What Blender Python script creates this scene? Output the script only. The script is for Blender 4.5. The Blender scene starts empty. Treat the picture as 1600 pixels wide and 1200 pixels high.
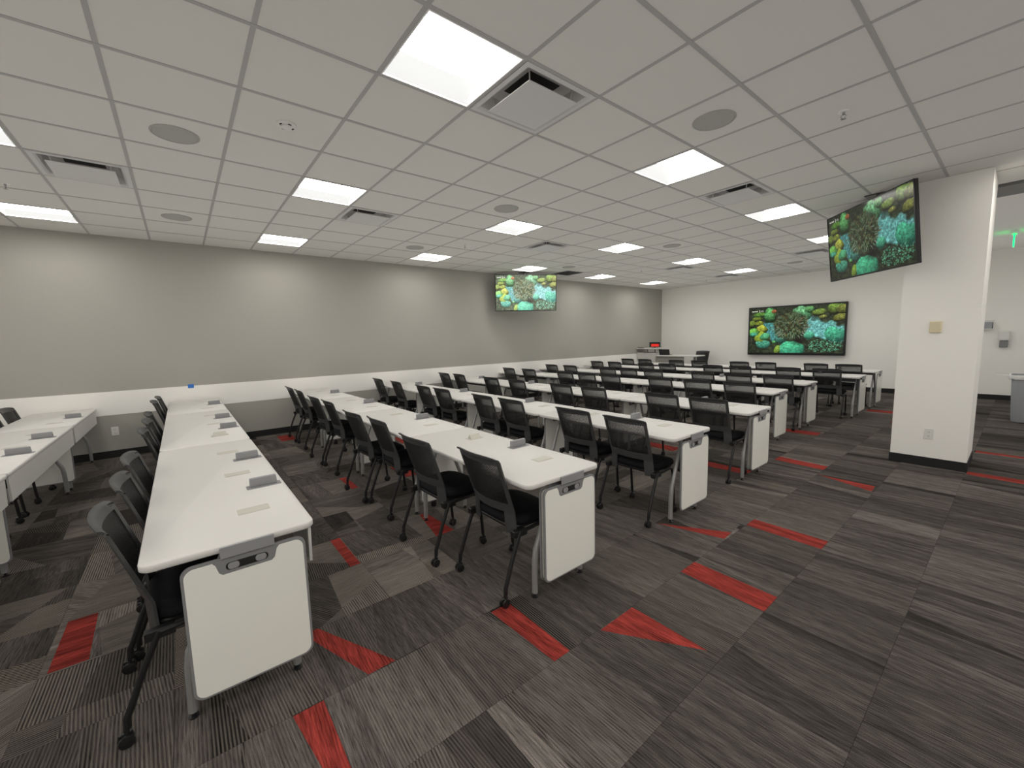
import bpy, math, random
import numpy as np
from mathutils import Vector, Matrix

random.seed(7)
SC = bpy.context.scene
COL = SC.collection
PI = math.pi

# ------------------------------------------------------------------ camera, world, exposure
cam_d = bpy.data.cameras.new('camera')
cam_d.sensor_width = 36.0
cam_d.lens = 641.92 / 1600 * 36.0
cam_d.clip_start = 0.02
cam = bpy.data.objects.new('camera', cam_d)
COL.objects.link(cam)
right = Vector((0.6270, 0.7780, -0.0262))
down = Vector((0.0690, -0.0890, -0.9937))
fwd = Vector((-0.77563, 0.62166, -0.10929)).normalized()
right = (right - fwd * right.dot(fwd)).normalized()
up = right.cross(fwd).normalized()
M = Matrix((right, up, -fwd)).transposed().to_4x4()
M.translation = (7.923, 0.194, 1.513)
cam.matrix_world = M
SC.camera = cam

w = bpy.data.worlds.new('world')
SC.world = w
w.use_nodes = True
w.node_tree.nodes['Background'].inputs[0].default_value = (1.0, 0.97, 0.92, 1)
w.node_tree.nodes['Background'].inputs[1].default_value = 0.02

LAMP = 18.5
SC.view_settings.view_transform = 'Standard'
SC.view_settings.look = 'None'
SC.view_settings.gamma = 1.0
SC.view_settings.use_curve_mapping = False
SC.view_settings.exposure = 0.2
SC.cycles.use_denoising = True
SC.cycles.max_bounces = 10
SC.cycles.diffuse_bounces = 7
SC.cycles.sample_clamp_indirect = 6.0
# ambient term of the renderer, an added even fill that lifts the ceiling
SC.cycles.use_fast_gi = True
SC.cycles.fast_gi_method = 'ADD'
w.light_settings.ao_factor = 0.172
w.light_settings.distance = 1.6

CEIL = 3.048
S = 0.6096
YF = 13.25          # front wall
XR, YB = 11.6, -4.6

# ------------------------------------------------------------------ materials
def mat(name, col, rough=0.5, metal=0.0, noise=0.0, nscale=40, bump=0.0, bscale=200, spec=0.5):
    m = bpy.data.materials.new(name)
    m.use_nodes = True
    nt = m.node_tree
    b = nt.nodes['Principled BSDF']
    b.inputs['Base Color'].default_value = (*col, 1)
    b.inputs['Roughness'].default_value = rough
    b.inputs['Metallic'].default_value = metal
    b.inputs['Specular IOR Level'].default_value = spec
    tc = None
    if noise or bump:
        tc = nt.nodes.new('ShaderNodeTexCoord')
    if noise:
        n = nt.nodes.new('ShaderNodeTexNoise')
        n.inputs['Scale'].default_value = nscale
        n.inputs['Detail'].default_value = 4
        nt.links.new(tc.outputs['Object'], n.inputs['Vector'])
        r = nt.nodes.new('ShaderNodeMapRange')
        r.inputs['To Min'].default_value = 1 - noise
        r.inputs['To Max'].default_value = 1 + noise
        nt.links.new(n.outputs['Fac'], r.inputs['Value'])
        mx = nt.nodes.new('ShaderNodeVectorMath')
        mx.operation = 'SCALE'
        mx.inputs[0].default_value = col
        nt.links.new(r.outputs[0], mx.inputs['Scale'])
        nt.links.new(mx.outputs[0], b.inputs['Base Color'])
    if bump:
        n2 = nt.nodes.new('ShaderNodeTexNoise')
        n2.inputs['Scale'].default_value = bscale
        n2.inputs['Detail'].default_value = 3
        nt.links.new(tc.outputs['Object'], n2.inputs['Vector'])
        bp = nt.nodes.new('ShaderNodeBump')
        bp.inputs['Strength'].default_value = bump
        bp.inputs['Distance'].default_value = 0.002
        nt.links.new(n2.outputs['Fac'], bp.inputs['Height'])
        nt.links.new(bp.outputs[0], b.inputs['Normal'])
    return m

def emat(name, col, strength):
    m = bpy.data.materials.new(name)
    m.use_nodes = True
    b = m.node_tree.nodes['Principled BSDF']
    b.inputs['Base Color'].default_value = (*[c * 0.5 for c in col], 1)
    b.inputs['Emission Color'].default_value = (*col, 1)
    b.inputs['Emission Strength'].default_value = strength
    return m

M_WALLG = mat('grey_wall_paint', (0.375, 0.365, 0.328), 0.75, noise=0.02, nscale=60, bump=0.15, bscale=300, spec=0.3)
M_WALLW = mat('white_wall_paint', (0.86, 0.84, 0.795), 0.7, noise=0.015, nscale=50, bump=0.15, bscale=300, spec=0.3)
M_WBAND = mat('white_band_paint', (0.88, 0.86, 0.82), 0.5)
M_BASE = mat('black_rubber_base', (0.012, 0.012, 0.013), 0.5)
M_TILE = mat('ceiling_tile_fibre', (0.70, 0.685, 0.645), 0.9, noise=0.05, nscale=220, bump=0.3, bscale=400, spec=0.1)
M_GRID = mat('ceiling_grid_metal', (0.42, 0.41, 0.40), 0.5)
M_LAM = mat('white_laminate', (0.62, 0.606, 0.58), 0.5, noise=0.01, nscale=8)
M_EDGE = mat('white_edge_band', (0.74, 0.73, 0.69), 0.4)
M_BOARD = mat('whiteboard_enamel', (0.84, 0.83, 0.77), 0.22, noise=0.008, nscale=5)
M_GREY = mat('grey_plastic', (0.22, 0.22, 0.225), 0.45, noise=0.03, nscale=200)
M_LGREY = mat('light_grey_plastic', (0.27, 0.27, 0.28), 0.45)
M_SLOT = mat('dark_slot', (0.012, 0.012, 0.012), 0.6)
M_SILVER = mat('silver_leg_paint', (0.40, 0.40, 0.40), 0.35, metal=0.5)
M_RAIL = mat('grey_rail_metal', (0.10, 0.10, 0.10), 0.5, metal=0.3)
M_BLACK = mat('black_plastic', (0.012, 0.012, 0.013), 0.35)
M_BLEG = mat('black_leg_paint', (0.010, 0.010, 0.011), 0.4)
M_SHELL = mat('charcoal_back_plastic', (0.050, 0.051, 0.052), 0.45, bump=0.1, bscale=500)
M_NET = mat('black_back_mesh', (0.009, 0.009, 0.010), 0.5)
M_SEAT = mat('black_seat_fabric', (0.007, 0.007, 0.009), 0.85, noise=0.25, nscale=300, bump=0.4, bscale=600, spec=0.2)
M_FRW = mat('fixture_white', (0.80, 0.79, 0.77), 0.4)
M_REFL = mat('reflector_white', (0.7, 0.7, 0.69), 0.5)
M_GLOW = emat('side_panel_glow', (0.06, 0.06, 0.059), 12.0)  # reflector panel's lit brightness put in as emission over a near-black base
M_LENS = emat('lamp_lens', (1.0, 0.965, 0.90), LAMP)
M_SPK = mat('speaker_grille', (0.40, 0.40, 0.37), 0.7, noise=0.25, nscale=500)
M_VENT = mat('vent_white', (0.62, 0.61, 0.60), 0.45)
M_VDARK = mat('vent_throat', (0.09, 0.085, 0.08), 0.6)
M_SHELF = mat('white_plastic', (0.72, 0.71, 0.68), 0.4)
M_IVORY = mat('ivory_plastic', (0.66, 0.58, 0.40), 0.45)
M_BEIGE = mat('beige_grommet_plastic', (0.50, 0.49, 0.43), 0.45)
M_TAPE = mat('blue_masking_tape', (0.03, 0.16, 0.55), 0.7)
M_BIN = mat('grey_bin_plastic', (0.33, 0.34, 0.36), 0.5, noise=0.04, nscale=30)
M_BAG = mat('white_bin_bag', (0.75, 0.74, 0.72), 0.3)
M_CHROME = mat('steel', (0.5, 0.5, 0.5), 0.25, metal=1.0)
M_RED = emat('red_screen', (0.75, 0.03, 0.02), 0.6)
M_EXIT = emat('green_exit_light', (0.0, 1.0, 0.18), 2.2)
M_BAND = mat('grey_soffit_metal', (0.22, 0.215, 0.21), 0.6)
M_SLAB = mat('slab', (0.05, 0.045, 0.04), 0.9)

def carpet_material():
    m = bpy.data.materials.new('carpet_pile')
    m.use_nodes = True
    nt = m.node_tree
    N, L = nt.nodes, nt.links
    b = N['Principled BSDF']
    b.inputs['Roughness'].default_value = 0.95
    b.inputs['Specular IOR Level'].default_value = 0.08
    at = N.new('ShaderNodeAttribute'); at.attribute_name = 'pile'
    sp = N.new('ShaderNodeSeparateColor'); L.new(at.outputs['Color'], sp.inputs[0])
    geo = N.new('ShaderNodeNewGeometry')
    xyz = N.new('ShaderNodeSeparateXYZ'); L.new(geo.outputs['Position'], xyz.inputs[0])
    def mth(op, a, c=None, d=None):
        n = N.new('ShaderNodeMath'); n.operation = op
        for i, v in enumerate((a, c, d)):
            if v is None: continue
            if isinstance(v, (int, float)): n.inputs[i].default_value = v
            else: L.new(v, n.inputs[i])
        return n.outputs[0]
    th = mth('MULTIPLY', sp.outputs[1], PI)
    c, s = mth('COSINE', th), mth('SINE', th)
    q = mth('ADD', mth('MULTIPLY', xyz.outputs[0], c), mth('MULTIPLY', xyz.outputs[1], s))
    p = mth('SUBTRACT', mth('MULTIPLY', xyz.outputs[1], c), mth('MULTIPLY', xyz.outputs[0], s))
    cmb = N.new('ShaderNodeCombineXYZ')
    L.new(mth('MULTIPLY', p, 230.0), cmb.inputs[0])
    L.new(mth('MULTIPLY', q, 12.0), cmb.inputs[1])
    L.new(mth('MULTIPLY', sp.outputs[0], 90.0), cmb.inputs[2])
    n1 = N.new('ShaderNodeTexNoise'); n1.inputs['Scale'].default_value = 1.0; n1.inputs['Detail'].default_value = 2
    L.new(cmb.outputs[0], n1.inputs['Vector'])
    cm2 = N.new('ShaderNodeCombineXYZ')
    L.new(mth('MULTIPLY', p, 22.0), cm2.inputs[0])
    L.new(mth('MULTIPLY', q, 1.6), cm2.inputs[1])
    L.new(mth('MULTIPLY', sp.outputs[0], 70.0), cm2.inputs[2])
    n2 = N.new('ShaderNodeTexNoise'); n2.inputs['Scale'].default_value = 1.0; n2.inputs['Detail'].default_value = 3
    L.new(cm2.outputs[0], n2.inputs['Vector'])
    n3 = N.new('ShaderNodeTexNoise'); n3.inputs['Scale'].default_value = 420; n3.inputs['Detail'].default_value = 2
    L.new(geo.outputs['Position'], n3.inputs['Vector'])
    # fine cord stripes
    st = mth('SINE', mth('MULTIPLY', p, 2 * PI / 0.0125))
    st = mth('SMOOTH_MIN', mth('MULTIPLY', mth('ADD', st, 0.15), 2.2), 1.0, 0.2)
    st = mth('MAXIMUM', st, 0.0)
    br = mth('ADD', mth('MULTIPLY', mth('SUBTRACT', n3.outputs['Fac'], 0.5), 2.4), 0.9)
    br = mth('MINIMUM', mth('MAXIMUM', br, 0.0), 1.2)
    st = mth('MULTIPLY', mth('MULTIPLY', st, br), sp.outputs[2])
    k = mth('ADD', mth('MULTIPLY', mth('SUBTRACT', n1.outputs['Fac'], 0.5), 2.6), 1.0)
    k2 = mth('ADD', mth('MULTIPLY', mth('SUBTRACT', n2.outputs['Fac'], 0.5), 1.9), 1.0)
    k3 = mth('ADD', mth('MULTIPLY', mth('SUBTRACT', n3.outputs['Fac'], 0.5), 2.2), 1.0)
    k = mth('MAXIMUM', mth('MULTIPLY', mth('MULTIPLY', k, k2), k3), 0.15)
    tone = mth('MULTIPLY', sp.outputs[0], k)
    base = N.new('ShaderNodeVectorMath'); base.operation = 'SCALE'
    tint = N.new('ShaderNodeMix'); tint.data_type = 'RGBA'
    tint.inputs['A'].default_value = (1.0, 0.875, 0.80, 1)
    tint.inputs['B'].default_value = (3.1, 0.42, 0.34, 1)
    L.new(at.outputs['Alpha'], tint.inputs['Factor'])
    L.new(tint.outputs['Result'], base.inputs[0]); L.new(tone, base.inputs['Scale'])
    mix = N.new('ShaderNodeMix'); mix.data_type = 'RGBA'
    L.new(mth('MULTIPLY', st, 0.75), mix.inputs['Factor'])
    L.new(base.outputs[0], mix.inputs['A'])
    lt = N.new('ShaderNodeMix'); lt.data_type = 'RGBA'
    lt.inputs['A'].default_value = (0.30, 0.265, 0.225, 1)
    lt.inputs['B'].default_value = (0.38, 0.10, 0.075, 1)
    L.new(at.outputs['Alpha'], lt.inputs['Factor'])
    L.new(lt.outputs['Result'], mix.inputs['B'])
    L.new(mix.outputs['Result'], b.inputs['Base Color'])
    bp = N.new('ShaderNodeBump'); bp.inputs['Strength'].default_value = 0.35; bp.inputs['Distance'].default_value = 0.003
    L.new(n3.outputs['Fac'], bp.inputs['Height']); L.new(bp.outputs[0], b.inputs['Normal'])
    return m
M_CARPET = carpet_material()

def screen_material(name, strength, gamma=1.0):
    m = bpy.data.materials.new(name)
    m.use_nodes = True
    nt = m.node_tree
    b = nt.nodes['Principled BSDF']
    at = nt.nodes.new('ShaderNodeAttribute'); at.attribute_name = 'picture'
    b.inputs['Base Color'].default_value = (0.01, 0.01, 0.01, 1)
    b.inputs['Roughness'].default_value = 0.2
    b.inputs['Specular IOR Level'].default_value = 0.35
    gm = nt.nodes.new('ShaderNodeGamma'); gm.inputs['Gamma'].default_value = gamma
    nt.links.new(at.outputs['Color'], gm.inputs['Color'])
    nt.links.new(gm.outputs['Color'], b.inputs['Emission Color'])
    b.inputs['Emission Strength'].default_value = strength
    return m

# ------------------------------------------------------------------ mesh builder
class MB:
    def __init__(s):
        s.v, s.f, s.m = [], [], []
    def add(s, vs, fs, mi=0):
        o = len(s.v)
        s.v += [tuple(v) for v in vs]
        s.f += [tuple(i + o for i in f) for f in fs]
        s.m += [mi] * len(fs)
        return s
    def box(s, x0, x1, y0, y1, z0, z1, mi=0):
        vs = [(x, y, z) for z in (z0, z1) for y in (y0, y1) for x in (x0, x1)]
        return s.add(vs, [(0, 2, 3, 1), (4, 5, 7, 6), (0, 1, 5, 4), (2, 6, 7, 3), (0, 4, 6, 2), (1, 3, 7, 5)], mi)
    def prism(s, outline, z0, z1, bev=0.0, mi=0, M=None, bev_bottom=None):
        n = len(outline)
        bb = bev if bev_bottom is None else bev_bottom
        def inset(d):
            if not d: return list(outline)
            out = []
            for i in range(n):
                p, a, c = Vector(outline[i]), Vector(outline[i - 1]), Vector(outline[(i + 1) % n])
                e1, e2 = (p - a).normalized(), (c - p).normalized()
                n1, n2 = Vector((-e1.y, e1.x)), Vector((-e2.y, e2.x))
                t = n1 + n2
                t = t / max(0.3, (t.length_squared) / 2) if t.length > 1e-6 else n1
                out.append(tuple(p + t * d))
            return out
        rings = []
        if bb: rings.append((inset(bb), z0)); rings.append((outline, z0 + bb))
        else: rings.append((outline, z0))
        if bev: rings.append((outline, z1 - bev)); rings.append((inset(bev), z1))
        else: rings.append((outline, z1))
        vs = [(x, y, z) for o, z in rings for x, y in o]
        fs = [tuple(range(n))[::-1]]
        for r in range(len(rings) - 1):
            for i in range(n):
                j = (i + 1) % n
                fs.append((r * n + i, r * n + j, (r + 1) * n + j, (r + 1) * n + i))
        fs.append(tuple(range((len(rings) - 1) * n, len(rings) * n)))
        if M is not None: vs = [tuple(M @ Vector(v)) for v in vs]
        return s.add(vs, fs, mi)
    def tube(s, pts, r, seg=8, mi=0, caps=True):
        pts = [Vector(p) for p in pts]
        rs = r if isinstance(r, (list, tuple)) else [r] * len(pts)
        vs, fs = [], []
        prev = None
        for i, p in enumerate(pts):
            if i == 0: t = pts[1] - p
            elif i == len(pts) - 1: t = p - pts[i - 1]
            else: t = (pts[i + 1] - p).normalized() + (p - pts[i - 1]).normalized()
            t.normalize()
            a = prev if prev is not None else (Vector((1, 0, 0)) if abs(t.x) < 0.9 else Vector((0, 1, 0)))
            a = (a - t * a.dot(t)).normalized(); prev = a
            b2 = t.cross(a)
            for k in range(seg):
                an = 2 * PI * k / seg
                vs.append(p + (a * math.cos(an) + b2 * math.sin(an)) * rs[i])
        for i in range(len(pts) - 1):
            for k in range(seg):
                k2 = (k + 1) % seg
                fs.append((i * seg + k, i * seg + k2, (i + 1) * seg + k2, (i + 1) * seg + k))
        if caps:
            fs.append(tuple(range(seg))[::-1])
            fs.append(tuple(range((len(pts) - 1) * seg, len(pts) * seg)))
        return s.add(vs, fs, mi)
    def lathe(s, prof, c=(0, 0, 0), seg=20, mi=0, M=None):
        vs, fs = [], []
        for r, z in prof:
            for k in range(seg):
                an = 2 * PI * k / seg
                vs.append((c[0] + r * math.cos(an), c[1] + r * math.sin(an), c[2] + z))
        for i in range(len(prof) - 1):
            for k in range(seg):
                k2 = (k + 1) % seg
                fs.append((i * seg + k, i * seg + k2, (i + 1) * seg + k2, (i + 1) * seg + k))
        fs.append(tuple(range(seg))[::-1]); fs.append(tuple(range((len(prof) - 1) * seg, len(prof) * seg)))
        if M is not None: vs = [tuple(M @ Vector(v)) for v in vs]
        return s.add(vs, fs, mi)
    def grid(s, fn, us, vs_, thick, mask=None, mi=0):
        """shell over a surface fn(u,v)->Vector, thickened along its normal; only the masked cells"""
        nu, nv = len(us), len(vs_)
        P = [[Vector(fn(u, v)) for u in us] for v in vs_]
        e = 1e-3
        Nn = [[((Vector(fn(u + e, v)) - Vector(fn(u - e, v))).cross(Vector(fn(u, v + e)) - Vector(fn(u, v - e)))).normalized() for u in us] for v in vs_]
        cells = {(i, j) for j in range(nv - 1) for i in range(nu - 1) if mask is None or mask((us[i] + us[i + 1]) / 2, (vs_[j] + vs_[j + 1]) / 2)}
        idx, V, F = {}, [], []
        def vid(i, j, k):
            if (i, j, k) not in idx:
                idx[(i, j, k)] = len(V)
                V.append(P[j][i] + Nn[j][i] * (thick / 2 if k else -thick / 2))
            return idx[(i, j, k)]
        for (i, j) in cells:
            F.append((vid(i, j, 1), vid(i + 1, j, 1), vid(i + 1, j + 1, 1), vid(i, j + 1, 1)))
            F.append((vid(i, j, 0), vid(i, j + 1, 0), vid(i + 1, j + 1, 0), vid(i + 1, j, 0)))
            for (di, dj, a, b2) in ((-1, 0, (i, j + 1), (i, j)), (1, 0, (i + 1, j), (i + 1, j + 1)), (0, -1, (i, j), (i + 1, j)), (0, 1, (i + 1, j + 1), (i, j + 1))):
                if (i + di, j + dj) not in cells:
                    F.append((vid(*a, 1), vid(*a, 0), vid(*b2, 0), vid(*b2, 1)))
        return s.add(V, F, mi)
    def mesh(s, name, mats, smooth=35):
        me = bpy.data.meshes.new(name)
        me.from_pydata(s.v, [], s.f)
        for m in (mats if isinstance(mats, (list, tuple)) else [mats]): me.materials.append(m)
        if any(s.m): me.polygons.foreach_set('material_index', s.m)
        if smooth:
            me.polygons.foreach_set('use_smooth', [True] * len(me.polygons))
            me.set_sharp_from_angle(angle=math.radians(smooth))
        me.update()
        return me
    def build(s, name, mats, parent=None, loc=(0, 0, 0), rz=0, smooth=35):
        return link(name, s.mesh(name, mats, smooth), parent, loc, rz)

def link(name, me, parent=None, loc=(0, 0, 0), rz=0):
    o = bpy.data.objects.new(name, me)
    COL.objects.link(o)
    o.location = loc
    if rz: o.rotation_euler = (0, 0, rz)
    if parent is not None: o.parent = parent
    return o

def tag(o, label=None, cat=None, group=None, kind=None):
    if label: o['label'] = label
    if cat: o['category'] = cat
    if group: o['group'] = group
    if kind: o['kind'] = kind
    return o

def thing(name, label, cat, loc=(0, 0, 0), rz=0, group=None):
    o = link(name, None, None, loc, rz)
    return tag(o, label, cat, group)

def copy_tree(o, parent=None):
    c = o.copy()
    COL.objects.link(c)
    if parent is not None: c.parent = parent
    for ch in list(o.children): copy_tree(ch, c)
    return c

def rrect(x0, x1, y0, y1, r, seg=5, corners=(1, 1, 1, 1)):
    """counter-clockwise rounded rectangle; corners: (x0y0, x1y0, x1y1, x0y1)"""
    out = []
    for k, (cx, cy, a0) in enumerate(((x0 + r, y0 + r, PI), (x1 - r, y0 + r, 1.5 * PI), (x1 - r, y1 - r, 0), (x0 + r, y1 - r, PI / 2))):
        if corners[k]:
            out += [(cx + r * math.cos(a0 + PI / 2 * t / seg), cy + r * math.sin(a0 + PI / 2 * t / seg)) for t in range(seg + 1)]
        else:
            out.append(((x0, x1, x1, x0)[k], (y0, y0, y1, y1)[k]))
    return out

ORD = ['', 'first', 'second', 'third', 'fourth', 'fifth', 'sixth', 'seventh', 'eighth', 'ninth', 'tenth', 'eleventh', 'twelfth']

def project(x, y, z):
    d = Vector((x, y, z)) - cam.matrix_world.translation
    zc = d.dot(fwd)
    if zc < 0.15: return None
    return 800 + 641.92 * d.dot(right) / zc, 600 - 641.92 * d.dot(up) / zc, zc

def tile_visible(x0, x1, y0, y1, z):
    for fx in (0, .25, .5, .75, 1):
        for fy in (0, .25, .5, .75, 1):
            p = project(x0 + (x1 - x0) * fx, y0 + (y1 - y0) * fy, z)
            if p and -10 < p[0] < 1610 and -10 < p[1] < 1210: return True
    return False

# ------------------------------------------------------------------ room shell
def struct(name, mb, m, label, parent=None, smooth=0):
    o = mb.build(name, m, parent, smooth=smooth)
    o['kind'] = 'structure'
    o['label'] = label
    return o

floor = struct('floor', MB().box(-0.1, XR, YB, YF + 0.1, -0.12, -0.008), M_SLAB, 'grey and red patterned carpet tile floor')
ceiling = struct('ceiling', MB().box(-0.1, XR, YB, YF + 0.1, 3.19, 3.25), M_WALLW, 'white suspended ceiling of square tiles in a grey grid')
struct('wall_left', MB().box(-0.1, 0.0, YB, YF + 0.1, -0.1, 3.19), M_WALLG, 'long grey painted wall on the left')
struct('trim_1', MB().box(0.0, 0.004, YB, YF, 0.60, 0.93), M_WBAND, 'wide white painted band along the grey wall')
struct('wall_front', MB().box(-0.1, XR, YF, YF + 0.1, -0.1, 3.19), M_WALLW, 'white front wall behind the large display')
struct('wall_right', MB().box(XR, XR + 0.1, YB, YF + 0.1, -0.1, 3.19), M_WALLW, 'white wall beyond the right edge')
struct('wall_back', MB().box(-0.1, XR, YB - 0.1, YB, -0.1, 3.19), M_WALLW, 'white wall behind the viewpoint')
struct('baseboard_left', MB().box(0.0, 0.008, YB, YF, 0.0, 0.102), M_BASE, 'black baseboard along the grey wall')
struct('baseboard_front', MB().box(0.008, XR, YF - 0.008, YF, 0.0, 0.102), M_BASE, 'black baseboard along the white front wall')
CX0, CX1, CY0, CY1 = 7.035, 7.63, 6.48, 7.18
struct('wall_column', MB().box(CX0, CX1, CY0, CY1, 0.0, CEIL - 0.002), M_WALLW, 'square white column near the aisle')
bb = MB()
bb.box(CX0 - .008, CX1 + .008, CY0 - .008, CY0, 0, .10).box(CX0 - .008, CX1 + .008, CY1, CY1 + .008, 0, .10)
bb.box(CX0 - .008, CX0, CY0, CY1, 0, .10).box(CX1, CX1 + .008, CY0, CY1, 0, .10)
struct('baseboard_column', bb, M_BASE, 'black baseboard around the white column')
# drywall ceiling beyond the column, and the soffit strip before it
GX0, GY0 = 12 * S, 12 * S
struct('trim_2', MB().box(GX0, XR, GY0 + .06, GY0 + .60, CEIL - .02, CEIL + .05), M_BAND, 'grey metal strip across the ceiling behind the column')
struct('trim_3', MB().box(GX0, XR, GY0 + .60, YF, CEIL, CEIL + .05), M_WALLW, 'smooth white ceiling beyond the grey strip')

# ------------------------------------------------------------------ carpet tiles
PX, PY, X0T, Y0T = 0.4945, 0.5, 6.64 - 0.4945 * 14, 2.04 - 0.5 * 14
def clip(poly, a, b, c):
    """the part of a convex polygon where a*x+b*y<=c"""
    out = []
    n = len(poly)
    for i in range(n):
        p, q = poly[i], poly[(i + 1) % n]
        dp, dq = a * p[0] + b * p[1] - c, a * q[0] + b * q[1] - c
        if dp <= 0: out.append(p)
        if (dp < 0 < dq) or (dq < 0 < dp):
            t = dp / (dp - dq)
            out.append((p[0] + (q[0] - p[0]) * t, p[1] + (q[1] - p[1]) * t))
    return out
def area(p):
    return 0.5 * sum(p[i][0] * p[(i + 1) % len(p)][1] - p[(i + 1) % len(p)][0] * p[i][1] for i in range(len(p)))
REDS = [
    [(6.64, 2.57), (7.134, 2.545), (7.134, 2.735), (6.64, 2.745)],
    [(6.645, 1.76), (7.07, 2.038), (6.645, 2.04)],
    [(6.16, 1.415), (6.64, 1.435), (6.64, 1.54), (6.16, 1.54)],
    [(6.64, 3.56), (7.134, 3.55), (7.134, 3.715), (6.64, 3.715)],
    [(6.15, 3.07), (6.63, 3.207), (6.62, 3.347)],
    [(6.64, 5.34), (7.12, 5.13), (7.11, 5.32)],
    [(6.145, 5.60), (6.64, 5.55), (6.64, 5.72), (6.145, 5.78)],
    [(6.15, .42), (6.54, .47), (6.60, .539), (6.15, .539)],
    [(5.655, .565), (6.14, .735), (6.14, .865), (5.655, .635)],
    [(4.66, .965), (5.15, .965), (5.15, 1.035), (4.66, 1.035)],
    [(4.62, -.43), (5.14, -.43), (5.14, -.29), (4.62, -.31)],
    [(.22, 1.32), (.68, 1.32), (.68, 1.535), (.22, 1.535)],
    [(3.18, 1.46), (3.64, 1.46), (3.62, 1.53), (3.19, 1.535)],
    [(7.64, 6.40), (8.11, 6.37), (8.11, 6.53), (7.64, 6.53)],
    [(7.64, 7.58), (8.10, 7.58), (8.10, 7.68), (7.64, 7.70)],
    [(4.70, 1.70), (5.15, 1.62), (5.15, 1.78), (4.70, 1.76)],
    [(3.20, 2.05), (3.66, 2.05), (3.66, 2.18), (3.20, 2.20)],
    [(1.75, 2.70), (2.18, 2.66), (2.18, 2.84), (1.75, 2.82)],
    [(3.70, 4.20), (4.15, 4.15), (4.15, 4.38), (3.70, 4.42)],
    [(5.66, 4.80), (6.14, 4.80), (6.14, 4.97), (5.66, 4.97)],
    [(5.66, 7.28), (6.12, 7.27), (6.12, 7.52), (5.66, 7.50)],
    [(6.15, 10.06), (6.62, 10.06), (6.62, 10.32), (6.15, 10.30)],
    [(6.65, 9.05), (7.10, 9.05), (7.10, 9.22), (6.65, 9.24)],
    [(4.68, 5.10), (5.14, 5.08), (5.14, 5.30), (4.68, 5.30)],
    [(2.70, .10), (3.15, .06), (3.15, .25), (2.70, .27)],
]
def tile_faces(i, j):
    x0, y0 = X0T + i * PX, Y0T + j * PY
    g = 0.0005
    sq = [(x0 + g, y0 + g), (x0 + PX - g, y0 + g), (x0 + PX - g, y0 + PY - g), (x0 + g, y0 + PY - g)]
    cx, cy = x0 + PX / 2, y0 + PY / 2
    R = random.Random(i * 977 + j * 131 + 5)
    aisle = cx > 5.6
    quarter = (not aisle) and R.random() < 0.5
    red = None
    for rp in REDS:
        mx, my = sum(p[0] for p in rp) / len(rp), sum(p[1] for p in rp) / len(rp)
        if x0 < mx < x0 + PX and y0 < my < y0 + PY: red = rp
    pieces = [(sq, False)]
    if red:
        inside, rest = sq, []
        n = len(red)
        for k in range(n):
            p, q = red[k], red[(k + 1) % n]
            a, b = (q[1] - p[1]), -(q[0] - p[0])
            c = a * p[0] + b * p[1]
            o = clip(inside, -a, -b, -c)
            if len(o) > 2 and area(o) > 2e-5: rest.append((o, False))
            inside = clip(inside, a, b, c)
            if len(inside) < 3: break
        pieces = rest + ([(inside, True)] if len(inside) > 2 and area(inside) > 2e-5 else [])
    wedge = aisle and R.random() < .55
    ncut = R.choice((1, 2, 2)) if aisle else R.choice((1, 1, 2, 2, 3))
    for _ in range(ncut):
        if aisle:
            an = R.gauss(PI / 2, 0.13)
        else:
            an = R.uniform(0, PI) if R.random() < .6 else (PI / 2 if quarter else 0) + R.gauss(0, .15)
        a, b = math.cos(an), math.sin(an)
        if wedge and _ == 1:
            # a second cut close to the first leaves a long dark sliver
            an = an0 + R.choice((-1, 1)) * R.uniform(.10, .2)
            a, b = math.cos(an), math.sin(an)
        an0 = an
        c = a * (cx + R.uniform(-.16, .16)) + b * (cy + R.uniform(-.2, .2))
        new = []
        for poly, isred in pieces:
            if isred: new.append((poly, True)); continue
            for sg in (1, -1):
                o = clip(poly, a * sg, b * sg, c * sg)
                if len(o) > 2 and area(o) > 2e-5: new.append((o, False))
        pieces = new
    out = []
    base = R.choice((0.045, 0.058, 0.070, 0.088)) if not aisle else R.choice((0.056, 0.066, 0.078, 0.088))
    for poly, isred in pieces:
        if aisle:
            th = R.gauss(0, .05)
            con = R.choice((0.05, .15, .25, .4)) if cx < 7.1 else R.choice((0, .06, .12))
        else:
            th = R.choice((0, PI / 2, R.uniform(0, PI), PI / 2 * quarter + R.gauss(0, .2)))
            con = R.choice((.05, .2, .35, .5, .75, .95))
        tone = base * (R.choice((.45, .75, .9, 1, 1.1, 1.35)) if not aisle else (R.choice((.8, .92, 1, 1.08, 1.18)) if area(poly) > .045 else R.choice((.28, .4, .6, 1.45))))
        if isred: tone, con = 0.070, R.choice((.1, .2))
        out.append((poly, (tone, (th / PI) % 1.0, con, 1.0 if isred else 0.0)))
    return (cx, cy), out
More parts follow.
